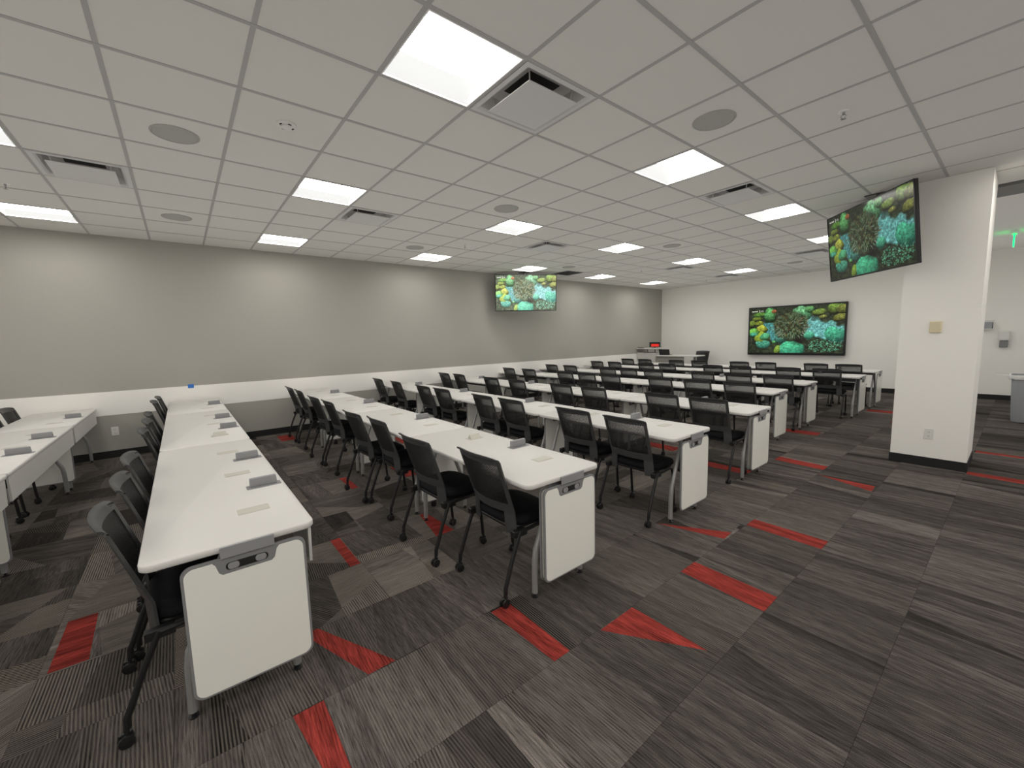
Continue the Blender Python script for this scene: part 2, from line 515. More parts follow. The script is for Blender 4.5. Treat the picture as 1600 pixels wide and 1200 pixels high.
def tile_mesh(name, cells):
    """cells: list of (centre, faces); coordinates relative to the first centre when single"""
    single = len(cells) == 1
    V, F, A = [], [], []
    ox, oy = cells[0][0] if single else (0, 0)
    for (cx, cy), faces in cells:
        for poly, a in faces:
            F.append(tuple(range(len(V), len(V) + len(poly)))); A.append(a)
            V += [(x - ox, y - oy, 0.0) for x, y in poly]
        g = 0.0005
        c = [(cx - PX / 2 + g - ox, cy - PY / 2 + g - oy), (cx + PX / 2 - g - ox, cy - PY / 2 + g - oy), (cx + PX / 2 - g - ox, cy + PY / 2 - g - oy), (cx - PX / 2 + g - ox, cy + PY / 2 - g - oy)]
        for k in range(4):
            p, q = c[k], c[(k + 1) % 4]
            n = len(V)
            V += [(p[0], p[1], -.008), (q[0], q[1], -.008), (q[0], q[1], 0), (p[0], p[1], 0)]
            F.append((n, n + 1, n + 2, n + 3)); A.append((.03, 0, 0, 0))
    me = bpy.data.meshes.new(name)
    me.from_pydata(V, [], F)
    at = me.attributes.new('pile', 'FLOAT_COLOR', 'CORNER')
    at.data.foreach_set('color', np.array([c for f, a in zip(F, A) for _ in f for c in a], dtype=np.float32))
    me.materials.append(M_CARPET)
    return me, (ox, oy)
vis, rest = [], []
for i in range(24):
    for j in range(-1, 37):
        x0, y0 = X0T + i * PX, Y0T + j * PY
        if x0 + PX < 0 or x0 > XR or y0 + PY < YB or y0 > YF: continue
        fs = tile_faces(i, j)
        if tile_visible(x0, x0 + PX, y0, y0 + PY, 0):
            d = (x0 - 7.9) ** 2 + (y0 - .2) ** 2
            vis.append((d, fs))
        else: rest.append(fs)
vis.sort(key=lambda t: t[0])
for d, fs in vis[:300]:
    me, (ox, oy) = tile_mesh('carpet_tile', [fs])
    o = link('carpet_tile', me, floor, (ox, oy, 0))
me, _ = tile_mesh('carpet_tiles_far', [fs for d, fs in vis[300:]] + rest)
tag(link('carpet_tiles_far', me, floor), 'carpet tiles too far off to pick apart', kind='stuff')

# ------------------------------------------------------------------ suspended ceiling
# grid cell (i, j): x = i*S.., y = j*S..
LIGHTS = [(i, j) for j in (-6, -2, 2, 6, 10, 14, 18) for i in (1, 5, 9, 13, 17)]
LIGHTS = [c for c in LIGHTS if not (c[0] >= 13 and c[1] > 11)]
VENTS = [(4, -1), (9, 3), (4, 3), (9, 8), (4, 8), (4, 15), (4, 19), (8, 16)]
RETURNS = [(1, 12)]
special = set(LIGHTS) | set(VENTS) | set(RETURNS)
tm = MB().box(.004, S - .004, .004, S - .004, 0, .016)
tme = tm.mesh('ceiling_tile', M_TILE, 0)
tiles, far = [], MB()
for i in range(0, 19):
    for j in range(-8, 22):
        if (i, j) in special: continue
        x0, y0 = i * S, j * S
        x1, y1 = min(x0 + S, XR), min(y0 + S, YF)
        if y1 <= YB or x0 >= XR: continue
        if x0 >= GX0 - .1 and y0 >= GY0 - .1: continue
        full = (x1 - x0 > S - .01) and (y1 - y0 > S - .01) and y0 > YB
        d = (x0 - 7.9) ** 2 + (y0 - .2) ** 2
        if full and tile_visible(x0, x1, y0, y1, CEIL): tiles.append((d, x0, y0))
        else: far.box(x0 + .004, x1 - .004, max(y0, YB) + .004, y1 - .004, CEIL, CEIL + .016)
tiles.sort()
for d, x0, y0 in tiles[:300]:
    link('ceiling_tile', tme, ceiling, (x0, y0, CEIL))
for d, x0, y0 in tiles[300:]:
    far.box(x0 + .004, x0 + S - .004, y0 + .004, y0 + S - .004, CEIL, CEIL + .016)
tag(far.build('ceiling_tiles_far', M_TILE, ceiling, smooth=0), 'ceiling tiles outside or at the far edge of the view', kind='stuff')
HB = .0118
for i in range(0, 20):
    x = i * S
    yend = YF if x < GX0 else GY0 + .06
    MB().box(max(x - HB, .001), min(x + HB, XR), YB, yend, CEIL - .003, CEIL + .02).build('grid_bar', M_GRID, ceiling, smooth=0)
for j in range(-7, 22):
    y = j * S
    xend = XR if y < GY0 else GX0
    for i in range(0, 19):
        pass
    MB().box(.002, xend, y - HB, y + HB, CEIL - .002, CEIL + .02).build('grid_bar', M_GRID, ceiling, smooth=0)

# ------------------------------------------------------------------ ceiling lights
def light_proto():
    t = thing('ceiling_light', '', 'light')
    h, e = .292, .284
    fr = MB()
    fr.box(-h, h, -h, -e, -.004, .012).box(-h, h, e, h, -.004, .012).box(-h, -e, -e, e, -.004, .012).box(e, h, -e, e, -.004, .012)
    fr.build('frame', M_FRW, t, smooth=0)
    hs = MB()
    hs.box(-e - .003, e + .003, -e - .003, e + .003, .118, .122)
    for sg in (-1, 1):
        hs.box(-e, e, sg * e - .002, sg * e + .002, .010, .118)
        hs.box(sg * e - .002, sg * e + .002, -e, e, .010, .118)
    hs.build('housing', M_REFL, t, smooth=0)
    for sg in (-1, 1):
        r = MB()
        us = [0, .2, .4, .6, .8, 1]
        pr = [(sg * (e - .002 - (e - .148) * u), .006 + .080 * math.sin(u * PI / 2)) for u in us]
        vs = [(x, y, z) for x, z in pr for y in (-e + .003, e - .003)]
        vs += [(x, y, z + .004) for x, z in pr for y in (-e + .003, e - .003)]
        n = len(us) * 2
        fs = []
        for k in range(len(us) - 1):
            fs.append((2 * k, 2 * k + 1, 2 * k + 3, 2 * k + 2)); fs.append((n + 2 * k, n + 2 * k + 2, n + 2 * k + 3, n + 2 * k + 1))
        r.add(vs, fs).build('side_panel_glow', M_GLOW, t)  # panels beside the lens; their lit look comes from the material's own emission
    ln = MB()
    prof = [(.145 * math.cos(a), .088 - .074 * math.sin(a)) for a in [PI * k / 10 for k in range(11)]]
    vs = [(x, y, z) for x, z in prof for y in (-e + .012, e - .012)]
    fs = [(2 * k, 2 * k + 1, 2 * k + 3, 2 * k + 2) for k in range(10)]
    fs += [tuple(range(0, 22, 2)), tuple(range(1, 22, 2))[::-1]]
    ln.add(vs, fs).build('lens', M_LENS, t)
    return t
lp = light_proto()
lrow = {j: k for k, j in enumerate(sorted({c[1] for c in LIGHTS}))}
lcol = {1: 'nearest the grey wall', 5: 'second out from the grey wall', 9: 'third out from the grey wall', 13: 'fourth out from the grey wall', 17: 'farthest from the grey wall'}
lrn = {-6: 'behind the viewpoint', -2: 'in the leftmost light row', 2: 'in the nearest light row', 6: 'in the second light row', 10: 'in the third light row', 14: 'in the fourth light row', 18: 'in the farthest light row'}
first = True
for (i, j) in LIGHTS:
    o = lp if first else copy_tree(lp)
    first = False
    o.location = ((i + .5) * S, (j + .5) * S, CEIL)
    tag(o, 'glowing square ceiling light %s, %s' % (lcol[i], lrn[j]), 'light', 'recessed square ceiling lights')

# ------------------------------------------------------------------ vents, speakers, sprinklers, detector
def vent_proto():
    t = thing('air_vent', '', 'vent')
    h = .293
    f = MB()
    # flange and flared throat
    rings = [(h, -.004), (.262, -.006), (.245, .004), (.215, .075), (.13, .085)]
    vs = [(sx * r, sy * r, z) for r, z in rings for sx, sy in ((-1, -1), (1, -1), (1, 1), (-1, 1))]
    fs = [(a * 4 + k, a * 4 + (k + 1) % 4, a * 4 + 4 + (k + 1) % 4, a * 4 + 4 + k) for a in range(len(rings) - 1) for k in range(4)]
    f.add(vs, fs[:8]); f2 = MB().add(vs, fs[8:])
    f.build('frame', M_VENT, t, smooth=0)
    f2.build('throat', M_VENT, t, smooth=0)
    MB().lathe([(.19, .086), (.19, .13)], seg=16).build('duct', M_SLOT, t)
    pl = MB()
    p0 = rrect(-.205, .205, -.205, .205, .004, 2)
    pl.prism(p0, -.032, -.025, .002)
    for sx in (-1, 1):
        for sy in (-1, 1):
            pl.tube([(sx * .17, sy * .17, -.026), (sx * .19, sy * .19, .09)], .004, 6)
    pl.build('plaque', M_VENT, t, smooth=20)
    return t
VL = {(4, -1): 'square white air vent at the left beside the leftmost ceiling lights', (9, 3): 'large square white air vent beside the nearest ceiling light', (4, 3): 'square white air vent beside the second light of the nearest row',
      (9, 8): 'square white air vent on the right between two lights', (4, 8): 'square air vent glowing faint teal above the left hanging screen', (4, 15): 'dark slotted air vent in the fourth row of lights',
      (4, 19): 'dark slotted air vent near the front wall', (8, 16): 'air vent just left of the right hanging screen'}
vp = vent_proto()
for k, (i, j) in enumerate(VENTS):
    o = vp if k == 0 else copy_tree(vp)
    o.location = ((i + .5) * S, (j + .5) * S, CEIL)
    tag(o, VL[(i, j)], 'vent', 'square supply air vents')
for (i, j) in RETURNS:
    t = thing('return_grille', 'dark square return air grille beside the left hanging screen', 'vent', ((i + .5) * S, (j + .5) * S, CEIL))
    f = MB(); h = .292
    f.box(-h, h, -h, -.27, -.004, .01).box(-h, h, .27, h, -.004, .01).box(-h, -.27, -.27, .27, -.004, .01).box(.27, h, -.27, .27, -.004, .01)
    f.build('frame', M_VENT, t, smooth=0)
    g = MB()
    for k in range(17):
        a = -.256 + k * .032
        g.box(a - .002, a + .002, -.27, .27, 0, .02).box(-.27, .27, a - .002, a + .002, 0, .02)
    tag(g.build('grille', M_RAIL, t, smooth=0), kind='stuff')
    MB().box(-.27, .27, -.27, .27, .05, .055).build('back_panel', M_SLOT, t, smooth=0)

sp0 = None
SPK = [((6.5, .5), 'round ceiling speaker at the left, nearest the viewpoint'), ((2.5, .5), 'round ceiling speaker at the left, close to the grey wall'), ((10.5, 5.5), 'large round ceiling speaker at the upper right'),
       ((6.5, 5.5), 'round ceiling speaker near the middle of the ceiling'), ((2.5, 5.5), 'small round ceiling speaker above the grey wall near its middle'), ((6.5, 11.5), 'round ceiling speaker in front of the large display'),
       ((2.5, 11.5), 'round ceiling speaker above the left hanging screen'), ((7.5, 18.2), 'faint round ceiling speaker near the front wall')]
for k, ((a, b), lab) in enumerate(SPK):
    if k == 0:
        t = thing('ceiling_speaker', '', 'speaker')
        MB().lathe([(.145, 0), (.145, -.004), (.14, -.008), (.132, -.008), (.131, -.005)], seg=36).build('trim_ring', M_SPK, t)
        MB().lathe([(.130, -.0052), (.130, -.0072), (.07, -.0082), (.001, -.0086)], seg=36).build('grille', M_SPK, t)
        sp0 = t
    else: t = copy_tree(sp0)
    t.location = (a * S, b * S, CEIL)
    tag(t, lab, 'speaker', 'round ceiling speakers')
SPR = [((11.5, 6.55), 'chrome fire sprinkler head at the upper right of the ceiling'), ((3.5, 6.45), 'small sprinkler head left of the left hanging screen'), ((3.25, -1.5), 'sprinkler head at the far left edge'),
       ((3.5, 14.5), 'tiny sprinkler head left of the far slotted vent'), ((3.5, 19.7), 'tiny sprinkler head nearest the front wall')]
for k, ((a, b), lab) in enumerate(SPR):
    if k == 0:
        t = thing('fire_sprinkler', '', 'sprinkler')
        MB().lathe([(.036, 0), (.034, -.005), (.012, -.007)], seg=18).build('escutcheon', M_FRW, t)
        b_ = MB().lathe([(.009, -.006), (.009, -.022)], seg=8)
        for sg in (-1, 1): b_.tube([(sg * .006, 0, -.02), (sg * .016, 0, -.034), (sg * .004, 0, -.05)], .0028, 6)
        b_.build('frame', M_CHROME, t)
        d_ = MB()
        for q in range(8):
            an = q * PI / 4
            d_.add([(0, 0, -.05), (.016 * math.cos(an - .28), .016 * math.sin(an - .28), -.052), (.018 * math.cos(an), .018 * math.sin(an), -.053), (.016 * math.cos(an + .28), .016 * math.sin(an + .28), -.052)], [(0, 1, 2, 3)])
        d_.build('deflector', M_CHROME, t)
        s0 = t
    else: t = copy_tree(s0)
    t.location = (a * S, b * S, CEIL)
    tag(t, lab, 'sprinkler', 'ceiling sprinkler heads')
t = thing('smoke_detector', 'small round white detector with dark openings on the ceiling', 'detector', (7.5 * S, 1.5 * S, CEIL))
MB().lathe([(.062, 0), (.062, -.008), (.055, -.014), (.05, -.014)], seg=28).build('base', M_SHELF, t)
MB().lathe([(.036, -.0145), (.034, -.024), (.001, -.026)], seg=24).build('cover', M_SHELF, t)
for an in (.3, 1.9, 3.4, 5.2):
    MB().box(-.010, .010, -.004, .004, -.018, -.0135).build('opening', M_SLOT, t, (.045 * math.cos(an), .045 * math.sin(an), 0), an + PI / 2, 0)

# ------------------------------------------------------------------ training tables
TZ, TT, D = .718, .028, .600
mesh_cache = {}
def cached(key, fn):
    if key not in mesh_cache: mesh_cache[key] = fn()
    return mesh_cache[key]
def leg_mesh(sg):
    # sg = +1 : leg at the chair side (foot toward y=0)
    y = (lambda a: a) if sg > 0 else (lambda a: D - a)
    b = MB().tube([(0, y(.27), TZ - TT - .004), (0, y(.15), .36), (0, y(.118), .285), (0, y(.110), .22), (0, y(.105), .025)], [.013, .016, .018, .0185, .0175], 10)
    return b.mesh('leg', M_SILVER)
def glide_mesh():
    return MB().lathe([(.019, 0), (.019, .006), (.008, .010), (.006, .03)], seg=10).mesh('glide', M_BLACK)
def table(x0, x1, y0, label, modesty=False, long_=True, open_flap=None, rowgroup=None, end=False):
    W = x1 - x0
    t = thing('training_table', label, 'table', (x0, y0, 0), 0, rowgroup)
    g = .0022
    key = round(W, 3)
    def top():
        b = MB()
        b.prism(rrect(g, W - g, 0, D, .045, 6), TZ - TT, TZ, .004)
        return b.mesh('tabletop', M_LAM, 50)
    link('tabletop', cached(('top', key), top), t)
    for sx in (.085, W - .085):
        for sg in (1, -1):
            l = link('leg', cached(('leg', sg), lambda: leg_mesh(sg)), t, (sx, 0, 0))
            link('glide', cached('glide', glide_mesh), l, (0, .105 if sg > 0 else D - .105, 0))
    def rail():
        b = MB()
        b.box(.10, W - .10, .245, .275, TZ - TT - .055, TZ - TT - .001).box(.10, W - .10, .325, .355, TZ - TT - .055, TZ - TT - .001)
        for xx in (.085, W - .085): b.box(xx - .03, xx + .03, .20, .40, TZ - TT - .018, TZ - TT - .0005)
        return b.mesh('crossbar', M_RAIL, 0)
    link('crossbar', cached(('rail', key), rail), t)
    # cable trough between the rails
    def trough():
        b = MB().box(W * .22, W * .78, .36, .50, TZ - TT - .10, TZ - TT - .002)
        return b.mesh('cable_trough', M_RAIL, 0)
    link('cable_trough', cached(('tr', key), trough), t)
    if modesty:
        def mod():
            b = MB().prism([(.035, TZ - TT - .002), (.05, .515), (W - .05, .515), (W - .035, TZ - TT - .002)][::1], -.006, .006, 0, M=Matrix(((1, 0, 0, 0), (0, 0, 1, D - .018), (0, 1, 0, 0), (0, 0, 0, 1))))
            return b.mesh('modesty_panel', M_LAM, 0)
        link('modesty_panel', cached(('mod', key), mod), t)
    # power modules and cable grommets
    bx = (.73, 1.46) if long_ else (W * .56,)
    fl = (.42, 1.10, 1.83) if long_ else (W * .27, W * .79)
    def pm():
        b = MB().prism(rrect(-.085, .085, -.036, .036, .006, 2), TZ - .001, TZ + .002, .001)
        return b.mesh('power_module', M_GREY)
    def lid():
        M2 = Matrix(((1, 0, 0, 0), (0, 0, 1, 0), (0, 1, 0, 0), (0, 0, 0, 1)))
        b = MB().prism([(-.068, TZ + .001), (.068, TZ + .001), (.068, TZ + .046), (.064, TZ + .050), (-.060, TZ + .050), (-.064, TZ + .044)], -.004, .020, .003, M=Matrix(((-1, 0, 0, 0), (0, 0, 1, 0), (0, 1, 0, 0), (0, 0, 0, 1))))
        return b.mesh('flip_lid', M_LGREY)
    for x in bx:
        p = link('power_module', cached('pm', pm), t, (x, .50, 0), PI / 2)
        link('flip_lid', cached('lid', lid), p)
    def gr():
        b = MB().prism(rrect(-.066, .066, -.040, .040, .006, 3), TZ - .001, TZ + .0022, .001)
        return b.mesh('cable_grommet', M_BEIGE)
    def cover():
        b = MB().prism(rrect(-.056, .056, -.031, .031, .003, 2), TZ + .001, TZ + .0032, .0006)
        return b.mesh('cover', M_BEIGE)
    def flap():
        b = MB().add([(-.046, -.026, TZ + .003), (.046, -.026, TZ + .003), (.046, .004, TZ + .035), (-.046, .004, TZ + .035), (.046, .026, TZ + .003), (-.046, .026, TZ + .003)], [(0, 1, 2, 3), (3, 2, 4, 5), (0, 3, 5), (1, 4, 2)])
        return b.mesh('flap', M_BEIGE, 0)
    for k, x in enumerate(fl):
        p = link('cable_grommet', cached('gr', gr), t, (x, .405, 0), PI / 2)
        if open_flap == k: link('flap', cached('flap', flap), p)
        else: link('cover', cached('cover', cover), p)
    # hook plate for the whiteboards on the aisle end
    def hook():
        b = MB()
        if not end:
            return b.box(W - .06, W - .004, .255, .425, TZ - TT - .022, TZ - TT - .0005).mesh('board_hook', M_LGREY, 0)
        b.box(W - .004, W + .010, .245, .435, TZ - .022, TZ - .004)
        b.box(W - .06, W + .006, .255, .425, TZ - TT - .004, TZ - TT - .0005)
        b.box(W + .006, W + .010, .245, .435, TZ - .048, TZ - .022)
        return b.mesh('board_hook', M_LGREY, 0)
    link('board_hook', cached(('hook', key, end), hook), t)
    return t

# whiteboards that hang at the table ends (local: x = thickness, y = along table depth)
BY0, BY1, BZ0, BZ1 = .115, .555, .105, .668
def to_yz(x):
    return Matrix(((0, 0, 1, x), (1, 0, 0, 0), (0, 1, 0, 0), (0, 0, 0, 1)))
def board_proto():
    t = thing('whiteboard', '', 'whiteboard')
    yc = (BY0 + BY1) / 2
    rim = MB().prism(rrect(BY0, BY1, BZ0, BZ1, .040, 6), -.006, .006, .0025, M=to_yz(0))
    rim.build('rim', M_GREY, t)
    # writing surfaces on both faces, notched round the handle
    o = rrect(BY0 + .010, BY1 - .010, BZ0 + .010, BZ1 - .012, .034, 6)
    n0 = len(o)
    top = BZ1 - .012
    notch = [(yc + .118, top), (yc + .108, top - .012), (yc + .098, top - .048), (yc + .086, top - .058), (yc - .086, top - .058), (yc - .098, top - .048), (yc - .108, top - .012), (yc - .118, top)]
    # outline order: start x0y0 corner, x1y0, x1y1, (notch), x0y1
    oo = o[:21] + notch + o[21:]
    sf = MB()
    for x, d in ((.006, .0012), (-.0072, .0012)):
        n = len(oo)
        vs = [(x, y, z) for y, z in oo] + [(x + d, y, z) for y, z in oo]
        # split in two along the notch so that the faces stay simple
        fs = [tuple(range(n))[::-1], tuple(range(n, 2 * n))] + [(i, (i + 1) % n, n + (i + 1) % n, n + i) for i in range(n)]
        sf.add(vs, fs)
    tag(sf.build('writing_surface', M_BOARD, t, smooth=0), 'glossy white writing surface')
    hd = MB().prism([(yc - .116, top + .006), (yc - .104, top - .014), (yc - .094, top - .046), (yc - .082, top - .055), (yc + .082, top - .055), (yc + .094, top - .046), (yc + .104, top - .014), (yc + .116, top + .006)][::1], -.0075, .0075, 0, M=to_yz(0))
    h = hd.build('handle', M_GREY, t, smooth=0)
    MB().prism(rrect(yc - .075, yc + .075, top - .045, top - .013, .0155, 5), -.0082, .0082, 0, M=to_yz(0)).build('handle_slot', M_SLOT, h, smooth=0)
    for sg in (-1, 1):
        c = yc + sg * .048
        MB().prism(rrect(c - .02, c + .02, top - .043, top - .015, .012, 4), -.0125, .0125, .002, M=to_yz(0)).build('grip', M_LGREY, h)
    return t
bp0 = board_proto()
bfirst = [True]
def board(x, y0, label):
    o = bp0 if bfirst[0] else copy_tree(bp0)
    bfirst[0] = False
    o.location = (x, y0, 0)
    tag(o, label, 'whiteboard', 'whiteboards hung on the table ends')
    return o

ROWS = [(-1.36, 3, True), (0.0, 3, True), (1.59, 4, False), (3.07, 4, False), (4.50, 4, False), (6.13, 3, False), (7.46, 3, False), (9.03, 4, False), (10.33, 4, False)]
END = {1: 5.965, 2: 6.30, 3: 6.30, 4: 6.27, 5: 5.92, 6: 5.91, 7: 6.22, 8: 6.22, 0: 5.95}
RN = ['the leftmost row', 'the second row from left', 'the third row from left', 'the fourth row from left', 'the fifth row from left', 'the sixth row from left', 'the seventh row from left', 'the eighth row from left', 'the farthest row']
DOUBLE = {2, 4, 6}
for r, (y0, nt, mod) in enumerate(ROWS):
    xe = END[r]
    if nt == 3: xs = [xe - 5.91, xe - 4.36, xe - 2.18, xe]
    else: xs = [xe - 6.20, xe - 4.65, xe - 3.10, xe - 1.55, xe] if r < 7 else [xe - 6.10, xe - 4.55, xe - 3.0, xe - 1.5, xe]
    for k in range(nt):
        x0, x1 = xs[k], xs[k + 1]
        if r == 0 and k == 2: x1 = xs[k + 1]
        long_ = (x1 - x0) > 1.8
        pos = {0: 'at the grey wall', nt - 1: 'at the aisle end'}.get(k, {1: 'next to the wall table' if nt == 4 else 'in the middle', 2: 'next to the aisle table'}[k] if 0 < k < nt - 1 else '')
        label = '%s white training table %s of %s' % ('long' if long_ else 'short', pos, RN[r])
        of = None
        if (r, k) == (2, 3): of = 0
        if (r, k) == (1, 1): of = 2
        table(x0, x1, y0, label, mod, long_, of, 'white training tables', k == nt - 1)
        hid = 'white-faced hanging board under the %s end of the table %s of %s'
        if k == nt - 1:
            lab = 'grey-rimmed white board facing the aisle, ' + RN[r][4:]
            board(x1 - .010, y0, lab)
            if r in DOUBLE: board(x1 - .042, y0, 'inner of two white boards at the aisle end of ' + RN[r])
        else:
            board(x1 - .018, y0, 'white board at the table joint %s, %s' % ({0: 'nearest the grey wall', 1: 'second from the grey wall', 2: 'third from the grey wall'}[k], RN[r][4:]))

# ------------------------------------------------------------------ chairs
def B(u, v):
    # curved back surface: u across (-1..1), v up (0 at the window, 1 at the top, >1 rolls back)
    wv = .208 - .006 * (1 - min(max(v, 0), 1))
    x = wv * u
    z = .505 + .325 * min(v, 1.0)
    y = -.118 - (.098 * min(v, 1.0) if v > 0 else .016 * v)
    y += .042 * u * u * (1 - .15 * max(0, min(v, 1)))
    if v < 0:
        x *= 1.0 + .05 * min(1, -v / .4)
    if v > 1:
        a = (v - 1) / .14 * 1.9
        y -= .018 * (1 - math.cos(a)) + .003 * a
        z += .020 * math.sin(a) + .004
        z += -.012 * abs(u) ** 4
    if 0.82 < v <= 1.0 and False: pass
    return Vector((x, y, z))
def caster_mesh():
    b = MB()
    for sg in (-1, 1):
        Mx = Matrix.Translation((sg * .013, -.004, .025)) @ Matrix.Rotation(PI / 2, 4, 'Y')
        b.lathe([(.018, -.008), (.025, -.006), (.025, .006), (.018, .008)], seg=14, M=Mx)
    b.prism(rrect(-.005, .005, -.026, .018, .004, 2), .018, .056, .003)
    b.tube([(0, 0, .05), (0, 0, .075)], .009, 8)
    return b.mesh('caster', M_BLACK)
def net_mesh():
    b = MB()
    U0, U1, V0, V1 = -.90, .90, .155, .955
    nu = 27
    du = (U1 - U0) / nu
    asp = .208 / .325 * .78     # v per u, gives diamonds wider than tall
    def strip(u0, v0, du_, dv_, n):
        hw = .0018
        us = [u0 + du_ * t / n for t in range(n + 1)]
        vs_ = [v0 + dv_ * t / n for t in range(n + 1)]
        P, Q = [], []
        for a, c in zip(us, vs_):
            p = B(a, c)
            e = 1e-3
            Nn = (B(a + e, c) - B(a - e, c)).cross(B(a, c + e) - B(a, c - e)).normalized()
            tg = (B(a + du_ * e, c + dv_ * e) - B(a - du_ * e, c - dv_ * e)).normalized()
            sd = Nn.cross(tg) * hw
            P += [p - sd + Nn * .0014, p + sd + Nn * .0014, p + sd - Nn * .0014, p - sd - Nn * .0014]
        fs = []
        for t in range(n):
            for k in range(4):
                k2 = (k + 1) % 4
                fs.append((4 * t + k, 4 * t + k2, 4 * t + 4 + k2, 4 * t + 4 + k))
        b.add(P, fs)
    # diagonals: v = V0 + asp*(u - c)
    span = (V1 - V0) / asp
    k = -int(span / du) - 1
    while U0 + k * du < U1:
        c = U0 + k * du
        ua, ub = max(U0, c), min(U1, c + span)
        if ub - ua > .03:
            n = max(2, int((ub - ua) / .16))
            strip(ua, V0 + asp * (ua - c), ub - ua, asp * (ub - ua), n)
            # mirrored family
            strip(-ua, V0 + asp * (ua - c), -(ub - ua), asp * (ub - ua), n)
        k += 1
    return b.mesh('mesh_back', M_NET, 0)
def chair_proto():
    t = thing('nesting_chair', '', 'chair')
    us = [-1, -.965, -.93, -.89, -.84, -.76, -.66, -.55, -.4, -.2, 0, .2, .4, .55, .66, .76, .84, .89, .93, .965, 1]
    vs_ = [-.40, -.33, -.24, -.14, -.06, 0, .06, .12, .165, .3, .45, .6, .75, .87, .93, .97, 1.0, 1.04, 1.08, 1.12]
    def mask(u, v):
        a = abs(u)
        if v < 0: return a > .66 + .10 * v if v > -.06 else a > .70
        if v < .165: return True
        if v > .93: return True
        return a > .89
    fr = MB().grid(B, us, vs_, .011, mask)
    tag(fr.build('back_frame', M_SHELL, t, smooth=50), 'charcoal plastic back frame with a rolled top edge')
    link('mesh_back', net_mesh(), t)
    seat = MB()
    so = []
    for k in range(28):
        a = 2 * PI * k / 28 - PI * .75
        c, s = math.cos(a), math.sin(a)
        n = 4.2
        r = (abs(c) ** n + abs(s) ** n) ** (-1 / n)
        so.append((c * r * .222, .092 + s * r * .192))
    rings = [(.90, .418), (.985, .426), (1.0, .440), (.985, .458), (.93, .470), (.75, .472), (.4, .466)]
    vs = []
    for sc, z in rings:
        for x, y in so:
            yy = .092 + (y - .092) * sc
            dz = -.020 * max(0, (yy - .16) / .12) ** 2
            vs.append((x * sc, yy, z + dz))
    n = 28
    fs = [tuple(range(n))[::-1]] + [(r * n + i, r * n + (i + 1) % n, (r + 1) * n + (i + 1) % n, (r + 1) * n + i) for r in range(len(rings) - 1) for i in range(n)] + [tuple(range((len(rings) - 1) * n, len(rings) * n))]
    seat.add(vs, fs).build('seat', M_SEAT, t, smooth=60)
    MB().prism(rrect(-.20, .20, -.09, .25, .06, 5), .396, .419, .006).build('seat_pan', M_BLACK, t)
    cm = caster_mesh()
    for sg in (-1, 1):
        rail = MB().tube([(sg * .238, -.075, .40), (sg * .232, .02, .402), (sg * .215, .15, .400)], .0115, 8)
        rail.prism([(sg * .225 - .018, -.115), (sg * .225 + .018, -.115), (sg * .225 + .018, -.02), (sg * .225 - .018, -.02)], .372, .412, .004)
        rail.build('side_rail', M_BLEG, t)
        l = MB().tube([(sg * .238, -.070, .405), (sg * .240, -.135, .255), (sg * .242, -.175, .145), (sg * .243, -.19, .11), (sg * .243, -.192, .07)], .0125, 9).build('leg', M_BLEG, t)
        c = link('caster', cm, l, (sg * .243, -.196, 0), rz=sg * .12)
        l = MB().tube([(sg * .213, .14, .402), (sg * .212, .185, .385), (sg * .211, .205, .34), (sg * .210, .226, .07)], .0115, 9).build('leg', M_BLEG, t)
        link('caster', cm, l, (sg * .210, .228, 0), rz=-sg * .4)
    return t
cp = chair_proto()
cfirst = [True]
def chair(x, y, rz, label):
    o = cp if cfirst[0] else copy_tree(cp)
    cfirst[0] = False
    o.location = (x, y, 0)
    o.rotation_euler = (0, 0, rz)
    tag(o, label, 'chair', 'black chairs along the training tables')
    return o
CH = {
    1: [5.615, 5.06, 4.50, 3.43, 2.875, 2.32, 1.10, .56],
    2: [5.93, 5.28, 4.39, 3.85, 2.82, 2.262, 1.28, .665],
    3: [5.91, 5.315, 4.39, 3.85, 2.85, 2.29, 1.29, .46],
    4: [5.905, 5.36, 4.36, 3.76, 2.77, 2.055, .98, .43],
    5: [5.53, 4.95, 4.35, 3.387, 2.832, 2.277, 1.19, .51],
    6: [5.55, 4.97, 4.37, 3.377, 2.822, 2.265, 1.19, .56],
    7: [5.79, 5.20, 4.365, 3.81, 2.75, 2.195, 1.28, .70],
    8: [5.82, 5.29, 4.365, 3.81, 2.86, 2.25, 1.315, .75],
    0: [3.30, 2.66, 2.06, 1.15, .50],
}
CR = {1: [.05, .02, -.02, .03, 0, .02, 0, .02], 2: [.0, .03, -.02, .04, 0, .03, -.02, .0]}
CY = {2: [0, -.10, -.03, -.075, -.025, -.05, -.015, -.025]}
rr = random.Random(3)
for r, xs in CH.items():
    for k, x in enumerate(xs):
        y = ROWS[r][0] + .112 + (CY[r][k] if r in CY else (rr.uniform(-.03, .0)))
        a = CR[r][k] if r in CR else rr.uniform(-.025, .025)
        y = min(y, ROWS[r][0] + .113)
        if r == 0:
            lab = 'black mesh-back chair, %s from the grey wall in %s' % (ORD[len(xs) - k], RN[r])
        else:
            lab = 'black mesh-back chair, %s from the aisle in %s' % (ORD[k + 1], RN[r])
        chair(x, y, a, lab)

